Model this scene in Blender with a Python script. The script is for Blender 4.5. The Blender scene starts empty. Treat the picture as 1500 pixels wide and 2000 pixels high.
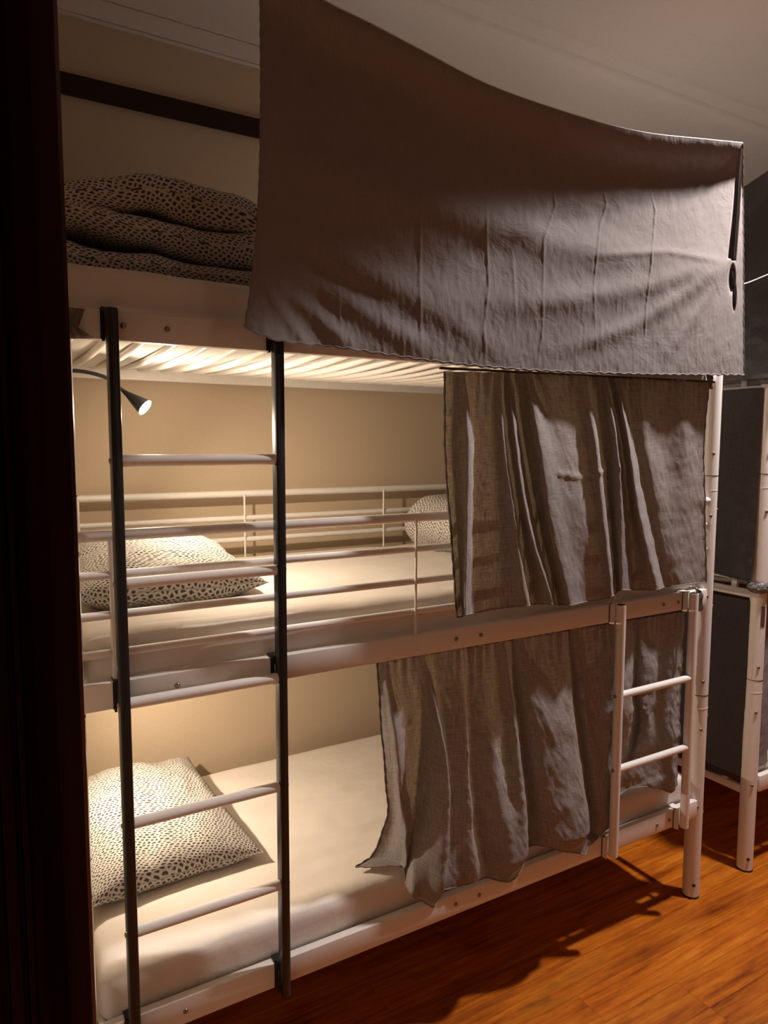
import bpy, bmesh, math, random
from mathutils import Vector, Matrix, noise
random.seed(7)
PI = math.pi
scene = bpy.context.scene
COL = scene.collection

# ------------------------------------------------------------------ camera
FPX = 1395.474
AZ, PITCH, ROLL = (math.radians(a) for a in (59.7395, 5.4066, 0.1269))
CAM = Vector((-0.20295, -1.58958, 1.69029))
FW = Vector((math.cos(AZ)*math.cos(PITCH), math.sin(AZ)*math.cos(PITCH), -math.sin(PITCH)))
RT0 = Vector((math.sin(AZ), -math.cos(AZ), 0)); UP0 = RT0.cross(FW)
RT = RT0*math.cos(ROLL) + UP0*math.sin(ROLL); UP = UP0*math.cos(ROLL) - RT0*math.sin(ROLL)
cd = bpy.data.cameras.new('camera'); cam = bpy.data.objects.new('camera', cd); COL.objects.link(cam)
cam.matrix_world = Matrix(((RT.x, UP.x, -FW.x, CAM.x), (RT.y, UP.y, -FW.y, CAM.y), (RT.z, UP.z, -FW.z, CAM.z), (0, 0, 0, 1)))
cd.sensor_fit = 'VERTICAL'; cd.sensor_height = 36.0; cd.lens = 36.0*FPX/2000.0; cd.clip_start = 0.02
scene.camera = cam

# ------------------------------------------------------------------ world, exposure, lights
scene.view_settings.view_transform = 'Standard'; scene.view_settings.look = 'None'
scene.view_settings.gamma = 1.0; scene.view_settings.use_curve_mapping = False
scene.view_settings.exposure = 0.0
w = bpy.data.worlds.new('world'); scene.world = w; w.use_nodes = True
w.node_tree.nodes['Background'].inputs[0].default_value = (1.0, 0.62, 0.4, 1)
w.node_tree.nodes['Background'].inputs[1].default_value = 0.004

def light(name, kind, loc, power, colour, size=0.03, aim=None, spot=None, blend=0.3):
    l = bpy.data.lights.new(name, kind); l.energy = power; l.color = colour
    if kind in ('POINT', 'SPOT'): l.shadow_soft_size = size
    if kind == 'SPOT': l.spot_size = math.radians(spot); l.spot_blend = blend
    o = bpy.data.objects.new(name, l); COL.objects.link(o); o.location = loc
    if aim is not None: o.rotation_euler = Vector(aim).to_track_quat('-Z', 'Y').to_euler()
    return o
LAMP = Vector((2.52, -0.46, 3.24))
CEIL_COL = (1.0, 0.90, 0.87)
light('ceiling_light', 'SPOT', LAMP, 310, CEIL_COL, 0.065, (0, 0, -1), 122, 0.16)
light('ceiling_glow', 'POINT', LAMP + Vector((0, 0, -0.05)), 0.9, (1.0, 0.80, 0.66), 0.06)
light('fill_light', 'POINT', (0.9, -2.45, 2.5), 3.6, (1.0, 0.80, 0.64), 0.12)  # added fill with no fixture, stands in for light from behind the camera
WARM = (1.0, 0.80, 0.60)
MID_HEAD, MID_AIM = Vector((0.232, 0.47, 1.790)), Vector((0.66, -0.52, -0.62)).normalized()
LOW_HEAD, LOW_AIM = Vector((0.005, 0.56, 1.040)), Vector((0.80, -0.18, -0.55)).normalized()
light('reading_light', 'POINT', MID_HEAD + MID_AIM*0.020, 5, WARM, 0.016)
light('reading_light', 'SPOT', MID_HEAD + MID_AIM*0.016, 26, WARM, 0.016, (0.86, -0.10, -0.62), 150, 1.0)
light('reading_light', 'POINT', LOW_HEAD + LOW_AIM*0.020, 3, WARM, 0.016)
light('reading_light', 'SPOT', LOW_HEAD + LOW_AIM*0.016, 31, WARM, 0.016, (0.9, -0.04, -0.50), 160, 1.0)

# ------------------------------------------------------------------ helpers
def ray(u, v): return FW + RT*((u-750)/FPX) - UP*((v-1000)/FPX)
def at(u, v, y):
    d = ray(u, v); return CAM + d*((y-CAM.y)/d.y)
def atx(u, v, x):
    d = ray(u, v); return CAM + d*((x-CAM.x)/d.x)
def atz(u, v, z):
    d = ray(u, v); return CAM + d*((z-CAM.z)/d.z)

def tag(o, label=None, cat=None, group=None, kind=None):
    if label: o['label'] = label
    if cat: o['category'] = cat
    if group: o['group'] = group
    if kind: o['kind'] = kind
    return o
def empty(name, loc=(0, 0, 0)):
    o = bpy.data.objects.new(name, None); COL.objects.link(o); o.location = loc; o.empty_display_size = 0.1
    return o
def obj(name, bm, m, parent=None, smooth=True, angle=40):
    me = bpy.data.meshes.new(name)
    bmesh.ops.recalc_face_normals(bm, faces=bm.faces)
    bm.to_mesh(me); bm.free(); me.materials.append(m)
    if smooth:
        for p in me.polygons: p.use_smooth = True
        try: me.set_sharp_from_angle(angle=math.radians(angle))
        except Exception: pass
    o = bpy.data.objects.new(name, me); COL.objects.link(o)
    if parent:
        o.parent = parent
        off = Vector((0, 0, 0)); q = parent
        while q: off += q.location; q = q.parent
        me.transform(Matrix.Translation(-off))
    return o
def struct(name, bm, m, smooth=False):
    o = obj(name, bm, m, None, smooth); o['kind'] = 'structure'; return o
def children(o): return [c for c in bpy.data.objects if c.parent == o]
def copy_tree(o, parent=None):
    c = o.copy(); COL.objects.link(c); c.parent = parent
    for ch in children(o): copy_tree(ch, c)
    return c
def box(bm, lo, hi, bev=0.0):
    r = bmesh.ops.create_cube(bm, size=1.0); vs = r['verts']
    for v in vs:
        v.co = Vector(((lo[i]+hi[i])/2 + v.co[i]*(hi[i]-lo[i]) for i in range(3)))
    if bev > 0:
        es = list({e for v in vs for e in v.link_edges})
        bmesh.ops.bevel(bm, geom=es, offset=bev, segments=2, affect='EDGES', profile=0.5)
def catmull(pts, n):
    pts = [Vector(p) for p in pts]
    if len(pts) == 2: return [pts[0].lerp(pts[1], i/n) for i in range(n+1)]
    ln = [0.0]
    for a, b in zip(pts, pts[1:]): ln.append(ln[-1] + max(1e-6, (b-a).length))
    out = []
    for i in range(n+1):
        s = ln[-1]*i/n; k = 0
        while k < len(pts)-2 and s > ln[k+1]: k += 1
        t = (s-ln[k])/(ln[k+1]-ln[k])
        h = ln[k+1]-ln[k]
        def tan(j):
            if j == 0: return (pts[1]-pts[0])/(ln[1]-ln[0])
            if j == len(pts)-1: return (pts[j]-pts[j-1])/(ln[j]-ln[j-1])
            a = (pts[j]-pts[j-1])/(ln[j]-ln[j-1]); b = (pts[j+1]-pts[j])/(ln[j+1]-ln[j])
            return (a*(ln[j+1]-ln[j]) + b*(ln[j]-ln[j-1]))/(ln[j+1]-ln[j-1])
        m0, m1 = tan(k)*h, tan(k+1)*h; t2, t3 = t*t, t*t*t
        out.append(pts[k]*(2*t3-3*t2+1) + m0*(t3-2*t2+t) + pts[k+1]*(-2*t3+3*t2) + m1*(t3-t2))
    return out
def tube(bm, pts, r, seg=14, caps=True):
    pts = [Vector(p) for p in pts]; n = len(pts); rs = r if isinstance(r, (list, tuple)) else [r]*n
    up = None; rings = []
    for i, p in enumerate(pts):
        t = (pts[min(i+1, n-1)] - pts[max(i-1, 0)]).normalized()
        if up is None:
            up = Vector((0, 0, 1)) if abs(t.z) < 0.9 else Vector((1, 0, 0))
        a = (up - t*up.dot(t)).normalized(); b = t.cross(a); up = a
        rings.append([bm.verts.new(p + (a*math.cos(2*PI*k/seg) + b*math.sin(2*PI*k/seg))*rs[i]) for k in range(seg)])
    for A, B in zip(rings, rings[1:]):
        for k in range(seg): bm.faces.new((A[k], A[(k+1) % seg], B[(k+1) % seg], B[k]))
    if caps: bm.faces.new(rings[0][::-1]); bm.faces.new(rings[-1])
def seg_tube(p, q, r, seg=14):
    bm = bmesh.new(); tube(bm, [p, q], r, seg); return bm
def bolt(parent, p, nrm, m, r=0.0065):
    bm = bmesh.new(); n = Vector(nrm).normalized(); p = Vector(p)
    tube(bm, [p-n*0.001, p+n*0.002, p+n*0.0035, p+n*0.0042], [r, r, r*0.8, r*0.45], 14)
    h = obj('bolt', bm, m, parent)
    return h
def fbm(x, y, z=0.0, s=1.0): return noise.fractal(Vector((x*s, y*s, z)), 1.0, 2.0, 4)

def grid_mesh(P, uv=None, closed=False):
    """P[i][j] points -> bmesh sheet with metric UVs"""
    bm = bmesh.new(); V = [[bm.verts.new(p) for p in row] for row in P]
    L = bm.loops.layers.uv.new('uv'); n, m = len(P), len(P[0])
    for i in range(n-1):
        for j in range(m-1):
            f = bm.faces.new((V[i][j], V[i][j+1], V[i+1][j+1], V[i+1][j]))
            for l, (a, b) in zip(f.loops, ((i, j), (i, j+1), (i+1, j+1), (i+1, j))): l[L].uv = uv[a][b]
    return bm
def metric_uv(P):
    n, m = len(P), len(P[0]); mid = n//2
    us = [0.0]
    for j in range(1, m): us.append(us[-1] + (P[mid][j]-P[mid][j-1]).length)
    out = []
    vs = [0.0]
    for i in range(1, n): vs.append(vs[-1] + (P[i][m//2]-P[i-1][m//2]).length)
    return [[(us[j], vs[i]) for j in range(m)] for i in range(n)]
def cloth(name, cols, nu, nv, m, parent=None, wr=0.002, seed=0.0, post=None):
    """cols: columns of 3D points top -> bottom; smooth surface through them"""
    C = [catmull(c, nv) for c in cols]
    P = []
    for i in range(nv+1):
        # parameter along the columns common to all rows
        P.append(interp_cols([c[i] for c in C], [k for k in range(len(C))], nu))
    for i in range(nv+1):
        for j in range(nu+1):
            p = P[i][j]
            d = wr*fbm(p.x*1.0, p.z*1.0, seed, 9.0) + wr*0.35*fbm(p.x*2.0+p.z, p.z*0.7, seed+3, 30.0)
            q = Vector((p.x, p.y + d, p.z))
            if post: q = post(q, i/nv, j/nu)
            P[i][j] = q
    return obj(name, grid_mesh(P, metric_uv(P)), m, parent, True, 180), P
def interp_cols(pts, ks, nu):
    n = len(pts)-1; out = []
    for j in range(nu+1):
        s = n*j/nu; k = min(int(s), n-1); t = s-k
        a = pts[max(k-1, 0)]; b = pts[k]; c = pts[k+1]; d = pts[min(k+2, n)]
        t2, t3 = t*t, t*t*t
        m0 = (c-a)*0.5 if k > 0 else (c-b); m1 = (d-b)*0.5 if k < n-1 else (c-b)
        out.append(b*(2*t3-3*t2+1) + m0*(t3-2*t2+t) + c*(-2*t3+3*t2) + m1*(t3-t2))
    return out
def hem(parent, line, m, r=0.0022, name='hem'):
    bm = bmesh.new()
    pts = line[::2] if len(line) > 60 else line
    tube(bm, pts, [r*(1+0.35*math.sin(i*2.1)) for i in range(len(pts))], 6)
    return obj(name, bm, m, parent)

# ------------------------------------------------------------------ materials
def mat(name, base, rough=0.5, spec=0.5, metal=0.0, bump=None):
    m = bpy.data.materials.new(name); m.use_nodes = True; nt = m.node_tree; b = nt.nodes['Principled BSDF']
    b.inputs['Base Color'].default_value = (*base, 1); b.inputs['Roughness'].default_value = rough
    b.inputs['Metallic'].default_value = metal; b.inputs['Specular IOR Level'].default_value = spec
    tc = nt.nodes.new('ShaderNodeTexCoord'); n = nt.nodes.new('ShaderNodeTexNoise')
    n.inputs['Scale'].default_value = bump[0] if bump else 40; n.inputs['Detail'].default_value = 5
    nt.links.new(tc.outputs['Object'], n.inputs['Vector'])
    # slight procedural tone variation
    mr = nt.nodes.new('ShaderNodeMapRange'); mr.inputs['To Min'].default_value = 0.93; mr.inputs['To Max'].default_value = 1.05
    nt.links.new(n.outputs['Fac'], mr.inputs['Value'])
    mx = nt.nodes.new('ShaderNodeVectorMath'); mx.operation = 'SCALE'; mx.inputs[0].default_value = base
    nt.links.new(mr.outputs['Result'], mx.inputs['Scale']); nt.links.new(mx.outputs['Vector'], b.inputs['Base Color'])
    if bump:
        bp = nt.nodes.new('ShaderNodeBump'); bp.inputs['Strength'].default_value = bump[1]; bp.inputs['Distance'].default_value = bump[2]
        nt.links.new(n.outputs['Fac'], bp.inputs['Height']); nt.links.new(bp.outputs['Normal'], b.inputs['Normal'])
    return m
def N(nt, t, **kw):
    n = nt.nodes.new(t)
    for k, v in kw.items():
        if k in n.inputs: n.inputs[k].default_value = v
        else: setattr(n, k, v)
    return n
def math_n(nt, op, a, b=None, c=None):
    n = nt.nodes.new('ShaderNodeMath'); n.operation = op
    for i, x in enumerate((a, b, c)):
        if x is None: continue
        if hasattr(x, 'links') or hasattr(x, 'node'): nt.links.new(x, n.inputs[i])
        else: n.inputs[i].default_value = x
    return n.outputs[0]

M_WHITE = mat('white_painted_steel', (0.80, 0.765, 0.72), 0.38, 0.45, bump=(60, 0.03, 0.002))
M_BLACK = mat('black_painted_steel', (0.012, 0.011, 0.011), 0.38, 0.5, bump=(60, 0.03, 0.002))
M_BOLT = mat('zinc_bolt', (0.30, 0.25, 0.20), 0.35, 0.5, 0.9)
M_DARK = mat('dark_gap', (0.02, 0.018, 0.016), 0.7, 0.2)
M_SHEET = mat('cream_sheet', (0.80, 0.745, 0.68), 0.85, 0.15, bump=(14, 0.25, 0.01))
M_TICK = mat('mattress_ticking', (0.62, 0.60, 0.56), 0.9, 0.1, bump=(90, 0.4, 0.004))
M_WALL = mat('beige_wall', (0.57, 0.455, 0.325), 0.85, 0.15, bump=(90, 0.06, 0.002))
M_CEIL = mat('ceiling_paint', (0.72, 0.67, 0.62), 0.85, 0.15, bump=(60, 0.04, 0.002))
M_PANEL = mat('brown_wall', (0.16, 0.10, 0.065), 0.7, 0.2, bump=(30, 0.1, 0.003))
M_LAMP = mat('lamp_grey', (0.045, 0.045, 0.048), 0.45, 0.5)
M_CORD = mat('pale_cord', (0.6, 0.56, 0.52), 0.6)
M_RUBBER = mat('black_rubber', (0.02, 0.02, 0.02), 0.8)
M_TAG = mat('cream_plastic_strip', (0.85, 0.76, 0.62), 0.4)
M_HEM = mat('grey_hem', (0.10, 0.087, 0.082), 0.9, 0.1)

def emis(name, col, s):
    m = bpy.data.materials.new(name); m.use_nodes = True; nt = m.node_tree
    e = nt.nodes.new('ShaderNodeEmission'); e.inputs[0].default_value = (*col, 1); e.inputs[1].default_value = s
    nt.links.new(e.outputs[0], nt.nodes['Material Output'].inputs[0]); return m
M_GLOW = emis('led_lens', (1.0, 0.93, 0.80), 14)

def wood_dark():
    m = mat('dark_varnished_wood', (0.035, 0.006, 0.004), 0.3, 0.35); nt = m.node_tree; b = nt.nodes['Principled BSDF']
    tc = N(nt, 'ShaderNodeTexCoord'); mp = N(nt, 'ShaderNodeMapping'); mp.inputs['Scale'].default_value = (60, 60, 2.5)
    n = N(nt, 'ShaderNodeTexNoise', Scale=1.0, Detail=6.0); nt.links.new(tc.outputs['Object'], mp.inputs[0]); nt.links.new(mp.outputs[0], n.inputs['Vector'])
    r = N(nt, 'ShaderNodeValToRGB'); r.color_ramp.elements[0].position = 0.35; r.color_ramp.elements[1].position = 0.7
    r.color_ramp.elements[0].color = (0.022, 0.004, 0.003, 1); r.color_ramp.elements[1].color = (0.06, 0.012, 0.008, 1)
    nt.links.new(n.outputs['Fac'], r.inputs[0]); nt.links.new(r.outputs[0], b.inputs['Base Color'])
    return m
M_WOOD = wood_dark()
M_RAIL = mat('near_black_wood', (0.016, 0.005, 0.004), 0.4, 0.3, bump=(40, 0.1, 0.002))

def floor_mat():
    m = bpy.data.materials.new('orange_pine_boards'); m.use_nodes = True; nt = m.node_tree; b = nt.nodes['Principled BSDF']
    tc = N(nt, 'ShaderNodeTexCoord'); sep = N(nt, 'ShaderNodeSeparateXYZ'); nt.links.new(tc.outputs['Object'], sep.inputs[0])
    W = 0.118
    row = math_n(nt, 'FLOOR', math_n(nt, 'DIVIDE', sep.outputs[1], W))
    wn = N(nt, 'ShaderNodeTexWhiteNoise'); wn.noise_dimensions = '1D'; nt.links.new(row, wn.inputs['W'])
    xo = math_n(nt, 'MULTIPLY_ADD', wn.outputs['Value'], 7.3, sep.outputs[0])
    bx = math_n(nt, 'FLOOR', math_n(nt, 'DIVIDE', xo, 1.9))
    cb = N(nt, 'ShaderNodeCombineXYZ'); nt.links.new(bx, cb.inputs[0]); nt.links.new(row, cb.inputs[1])
    wn2 = N(nt, 'ShaderNodeTexWhiteNoise'); nt.links.new(cb.outputs[0], wn2.inputs['Vector'])
    # grain
    gx = N(nt, 'ShaderNodeCombineXYZ')
    nt.links.new(math_n(nt, 'MULTIPLY', xo, 1.6), gx.inputs[0]); nt.links.new(math_n(nt, 'MULTIPLY', sep.outputs[1], 26.0), gx.inputs[1])
    nt.links.new(math_n(nt, 'MULTIPLY', wn2.outputs['Value'], 9.0), gx.inputs[2])
    g = N(nt, 'ShaderNodeTexNoise', Scale=1.6, Detail=8.0, Roughness=0.62, Distortion=0.8); nt.links.new(gx.outputs[0], g.inputs['Vector'])
    g2 = N(nt, 'ShaderNodeTexNoise', Scale=0.55, Detail=3.0, Distortion=0.6); nt.links.new(gx.outputs[0], g2.inputs['Vector'])
    km = N(nt, 'ShaderNodeMapping'); km.inputs['Scale'].default_value = (0.45, 1.5, 1); nt.links.new(tc.outputs['Object'], km.inputs[0])
    k = N(nt, 'ShaderNodeTexNoise', Scale=5.0, Detail=4.0, Roughness=0.7); nt.links.new(km.outputs[0], k.inputs['Vector'])
    r = N(nt, 'ShaderNodeValToRGB'); cr = r.color_ramp
    cr.elements[0].position = 0.31; cr.elements[0].color = (0.12, 0.018, 0.002, 1)
    cr.elements[1].position = 0.69; cr.elements[1].color = (0.78, 0.27, 0.024, 1)
    e = cr.elements.new(0.5); e.color = (0.50, 0.125, 0.008, 1)
    nt.links.new(math_n(nt, 'ADD', math_n(nt, 'MULTIPLY', g.outputs['Fac'], 0.55), math_n(nt, 'MULTIPLY_ADD', k.outputs['Fac'], 0.5, -0.02)), r.inputs[0])
    tone = math_n(nt, 'MULTIPLY_ADD', wn2.outputs['Value'], 0.20, 0.84)
    # seams between boards, at row edges and at board ends
    fy = math_n(nt, 'FRACT', math_n(nt, 'DIVIDE', sep.outputs[1], W))
    dy = math_n(nt, 'MINIMUM', fy, math_n(nt, 'SUBTRACT', 1.0, fy))
    fx = math_n(nt, 'FRACT', math_n(nt, 'DIVIDE', xo, 1.9)); dx = math_n(nt, 'MINIMUM', fx, math_n(nt, 'SUBTRACT', 1.0, fx))
    sy = N(nt, 'ShaderNodeMapRange'); sy.inputs['From Min'].default_value = 0.004; sy.inputs['From Max'].default_value = 0.02; sy.inputs['To Min'].default_value = 0.70
    nt.links.new(dy, sy.inputs['Value'])
    sx = N(nt, 'ShaderNodeMapRange'); sx.inputs['From Min'].default_value = 0.0004; sx.inputs['From Max'].default_value = 0.0014; sx.inputs['To Min'].default_value = 0.75
    nt.links.new(dx, sx.inputs['Value'])
    seam = math_n(nt, 'MULTIPLY', sy.outputs[0], sx.outputs[0])
    # knots / dark scuffs
    kr = N(nt, 'ShaderNodeMapRange'); kr.inputs['From Min'].default_value = 0.57; kr.inputs['From Max'].default_value = 0.74; kr.inputs['To Min'].default_value = 1.0; kr.inputs['To Max'].default_value = 0.35
    nt.links.new(k.outputs['Fac'], kr.inputs['Value'])
    sc = N(nt, 'ShaderNodeVectorMath'); sc.operation = 'SCALE'; nt.links.new(r.outputs[0], sc.inputs[0])
    nt.links.new(math_n(nt, 'MULTIPLY', math_n(nt, 'MULTIPLY', tone, seam), kr.outputs[0]), sc.inputs['Scale'])
    nt.links.new(sc.outputs['Vector'], b.inputs['Base Color'])
    b.inputs['Roughness'].default_value = 0.34; b.inputs['Specular IOR Level'].default_value = 0.4
    bp = N(nt, 'ShaderNodeBump', Strength=0.2, Distance=0.003)
    nt.links.new(math_n(nt, 'ADD', seam, math_n(nt, 'MULTIPLY', g.outputs['Fac'], 0.35)), bp.inputs['Height']); nt.links.new(bp.outputs[0], b.inputs['Normal'])
    return m
M_FLOOR = floor_mat()

def fabric(name, col, trans, trans_col, weave=0.35, gloss=0.0, wrinkle=0.25):
    m = bpy.data.materials.new(name); m.use_nodes = True; nt = m.node_tree
    out = nt.nodes['Material Output']; b = nt.nodes['Principled BSDF']
    uv = N(nt, 'ShaderNodeUVMap'); uv.uv_map = 'uv'
    def thread(sx, sy):
        mp = N(nt, 'ShaderNodeMapping'); mp.inputs['Scale'].default_value = (sx, sy, 1); nt.links.new(uv.outputs[0], mp.inputs[0])
        n = N(nt, 'ShaderNodeTexNoise', Scale=1.0, Detail=3.0, Roughness=0.6); nt.links.new(mp.outputs[0], n.inputs['Vector']); return n.outputs['Fac']
    a, c = thread(330, 22), thread(22, 330)
    wv = math_n(nt, 'MULTIPLY', math_n(nt, 'ADD', a, c), 0.5)
    mr = N(nt, 'ShaderNodeMapRange'); mr.inputs['From Min'].default_value = 0.36; mr.inputs['From Max'].default_value = 0.64
    mr.inputs['To Min'].default_value = 1-weave; mr.inputs['To Max'].default_value = 1+weave; nt.links.new(wv, mr.inputs['Value'])
    s1 = N(nt, 'ShaderNodeVectorMath'); s1.operation = 'SCALE'; s1.inputs[0].default_value = col
    nt.links.new(math_n(nt, 'MULTIPLY_ADD', math_n(nt, 'SUBTRACT', mr.outputs[0], 1.0), 0.25, 1.0), s1.inputs['Scale'])
    s2 = N(nt, 'ShaderNodeVectorMath'); s2.operation = 'SCALE'; s2.inputs[0].default_value = trans_col; nt.links.new(mr.outputs[0], s2.inputs['Scale'])
    nt.links.new(s1.outputs['Vector'], b.inputs['Base Color']); b.inputs['Roughness'].default_value = 0.85 if not gloss else 0.42
    b.inputs['Specular IOR Level'].default_value = 0.12 if not gloss else gloss
    cr = N(nt, 'ShaderNodeTexNoise', Scale=9.0, Detail=6.0, Roughness=0.62, Distortion=1.2); nt.links.new(uv.outputs[0], cr.inputs['Vector'])
    bp = N(nt, 'ShaderNodeBump', Strength=wrinkle, Distance=0.012)
    nt.links.new(math_n(nt, 'ADD', cr.outputs['Fac'], math_n(nt, 'MULTIPLY', wv, 0.06)), bp.inputs['Height']); nt.links.new(bp.outputs[0], b.inputs['Normal'])
    t = N(nt, 'ShaderNodeBsdfTranslucent'); nt.links.new(s2.outputs['Vector'], t.inputs[0])
    mx = N(nt, 'ShaderNodeMixShader'); mx.inputs[0].default_value = trans
    nt.links.new(b.outputs[0], mx.inputs[1]); nt.links.new(t.outputs[0], mx.inputs[2]); nt.links.new(mx.outputs[0], out.inputs[0])
    return m
M_CURT = fabric('taupe_grey_cotton', (0.255, 0.230, 0.226), 0.105, (0.72, 0.57, 0.40), 0.8)
M_TOPC = fabric('taupe_grey_cotton_dimmed', (0.225, 0.200, 0.192), 0.05, (0.2, 0.17, 0.15), 0.3, wrinkle=0.30)  # same cotton as the other curtains, colour darkened to offset the near lamp
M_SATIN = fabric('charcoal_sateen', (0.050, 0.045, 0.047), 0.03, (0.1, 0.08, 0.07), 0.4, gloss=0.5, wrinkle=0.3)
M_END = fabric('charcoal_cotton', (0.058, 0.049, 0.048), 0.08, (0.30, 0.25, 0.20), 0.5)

def spots():
    m = bpy.data.materials.new('spotted_cotton'); m.use_nodes = True; nt = m.node_tree; b = nt.nodes['Principled BSDF']
    uv = N(nt, 'ShaderNodeUVMap'); uv.uv_map = 'uv'
    n = N(nt, 'ShaderNodeTexNoise', Scale=5.0, Detail=1.0); nt.links.new(uv.outputs[0], n.inputs['Vector'])
    sb = N(nt, 'ShaderNodeVectorMath'); sb.operation = 'SUBTRACT'; sb.inputs[1].default_value = (0.5, 0.5, 0.5); nt.links.new(n.outputs['Color'], sb.inputs[0])
    sc = N(nt, 'ShaderNodeVectorMath'); sc.operation = 'SCALE'; sc.inputs['Scale'].default_value = 0.07; nt.links.new(sb.outputs[0], sc.inputs[0])
    ad = N(nt, 'ShaderNodeVectorMath'); ad.operation = 'ADD'; nt.links.new(uv.outputs[0], ad.inputs[0]); nt.links.new(sc.outputs[0], ad.inputs[1])
    mp = N(nt, 'ShaderNodeMapping'); mp.inputs['Scale'].default_value = (74, 112, 1); mp.inputs['Rotation'].default_value = (0, 0, 0.5); nt.links.new(ad.outputs[0], mp.inputs[0])
    v = N(nt, 'ShaderNodeTexVoronoi'); v.voronoi_dimensions = '2D'; v.feature = 'DISTANCE_TO_EDGE'; v.inputs['Scale'].default_value = 1.0; v.inputs['Randomness'].default_value = 0.55
    nt.links.new(mp.outputs[0], v.inputs['Vector'])
    r = N(nt, 'ShaderNodeValToRGB'); r.color_ramp.elements[0].position = 0.18; r.color_ramp.elements[1].position = 0.25
    r.color_ramp.elements[0].color = (0.62, 0.585, 0.53, 1); r.color_ramp.elements[1].color = (0.085, 0.082, 0.082, 1)
    nt.links.new(v.outputs['Distance'], r.inputs[0]); nt.links.new(r.outputs[0], b.inputs['Base Color'])
    b.inputs['Roughness'].default_value = 0.9; b.inputs['Specular IOR Level'].default_value = 0.1
    return m
M_SPOT = spots()

def plastic():
    m = bpy.data.materials.new('smoky_cling_plastic'); m.use_nodes = True; nt = m.node_tree; b = nt.nodes['Principled BSDF']
    b.inputs['Base Color'].default_value = (0.16, 0.145, 0.14, 1); b.inputs['Roughness'].default_value = 0.22
    tc = N(nt, 'ShaderNodeTexCoord'); n = N(nt, 'ShaderNodeTexNoise', Scale=90.0, Detail=3.0); nt.links.new(tc.outputs['Object'], n.inputs['Vector'])
    bp = N(nt, 'ShaderNodeBump', Strength=0.8, Distance=0.004); nt.links.new(n.outputs['Fac'], bp.inputs['Height']); nt.links.new(bp.outputs[0], b.inputs['Normal'])
    return m
M_PLAST = plastic()
M_PLAST2 = mat('grey_striped_plastic', (0.36, 0.32, 0.29), 0.35, 0.5, bump=(120, 0.6, 0.004))

# ------------------------------------------------------------------ the room
X0, X1, Y0, Y1, ZC = -0.15, 4.85, -2.7, 1.0, 3.40
bm = bmesh.new(); box(bm, (-1.6, Y0, -0.05), (X1, Y1, 0.0)); struct('floor', bm, M_FLOOR)
bm = bmesh.new(); box(bm, (-1.6, Y0, ZC), (X1, Y1, ZC+0.05)); struct('ceiling', bm, M_CEIL)
bm = bmesh.new(); box(bm, (-1.6, Y1, 0), (X1, Y1+0.1, ZC)); struct('wall_back', bm, M_WALL)
bm = bmesh.new(); box(bm, (X1, Y0, 0), (X1+0.1, Y1, ZC)); struct('wall_right', bm, M_PANEL)
bm = bmesh.new(); box(bm, (-1.6, Y0-0.1, 0), (X1, Y0, ZC)); struct('wall_front', bm, M_PANEL)
# left wall with the doorway the photograph is taken through
bm = bmesh.new()
box(bm, (X0-0.16, -1.05, 0), (X0, Y1, ZC)); box(bm, (X0-0.16, Y0, 0), (X0, -2.10, ZC)); box(bm, (X0-0.16, -2.10, 2.30), (X0, -1.05, ZC))
struct('wall_left', bm, M_WALL)
bm = bmesh.new(); box(bm, (-1.7, Y0, 0), (-1.6, Y1, ZC)); struct('wall_hall', bm, M_PANEL)
# moulded door lining: profile in x (across the face) and y, run up the opening
prof = [(-0.320, -1.088), (-0.225, -1.088), (-0.222, -1.092), (-0.2005, -1.092), (-0.1995, -1.088), (-0.1975, -1.0865), (-0.1945, -1.0865), (-0.1935, -1.091), (-0.1865, -1.091),
        (-0.1855, -1.0875), (-0.1835, -1.0875), (-0.1825, -1.0925), (-0.1790, -1.0925), (-0.1775, -1.095), (-0.172, -1.098), (-0.160, -1.100), (-0.146, -1.100), (-0.1435, -1.098), (-0.1430, -1.094), (-0.1430, -1.045), (-0.320, -1.045)]
bm = bmesh.new(); lo = [bm.verts.new((x, y, 0)) for x, y in prof]; hi = [bm.verts.new((x, y, 2.36)) for x, y in prof]
for k in range(len(prof)): bm.faces.new((lo[k], lo[(k+1) % len(prof)], hi[(k+1) % len(prof)], hi[k]))
bm.faces.new(lo); bm.faces.new(hi[::-1])
box(bm, (-0.320, -2.10, 0), (-0.143, -2.05, 2.36), 0.004); box(bm, (-0.320, -2.05, 2.30), (-0.143, -1.10, 2.36), 0.004)
struct('door_1', bm, M_WOOD)
bm = bmesh.new(); box(bm, (X0, Y1-0.022, 2.800), (X1, Y1, 2.863), 0.003); struct('trim_1', bm, M_RAIL)
# cove cornice with fine beads, running along the back wall
cp = [(1.0, 3.045), (0.989, 3.046), (0.989, 3.051), (0.995, 3.0535), (0.989, 3.056), (0.988, 3.115), (0.994, 3.1175), (0.987, 3.120)]
for k in range(1, 15):
    a = PI/2*k/14; cp.append((0.987-0.13*(1-math.cos(a)), 3.120+0.245*math.sin(a)))
cp += [(0.842, 3.362), (0.832, 3.360), (0.822, 3.364), (0.812, 3.374), (0.76, 3.378), (0.745, 3.372), (0.735, 3.371), (0.725, 3.376), (0.715, 3.382), (0.66, 3.385), (0.56, 3.393), (0.50, ZC), (1.0, ZC)]
bm = bmesh.new(); a = [bm.verts.new((X0, y, z)) for y, z in cp]; b = [bm.verts.new((X1, y, z)) for y, z in cp]
for k in range(len(cp)): bm.faces.new((a[k], a[(k+1) % len(cp)], b[(k+1) % len(cp)], b[k]))
bm.faces.new(a[::-1]); bm.faces.new(b); struct('trim_2', bm, M_CEIL, True)
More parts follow.
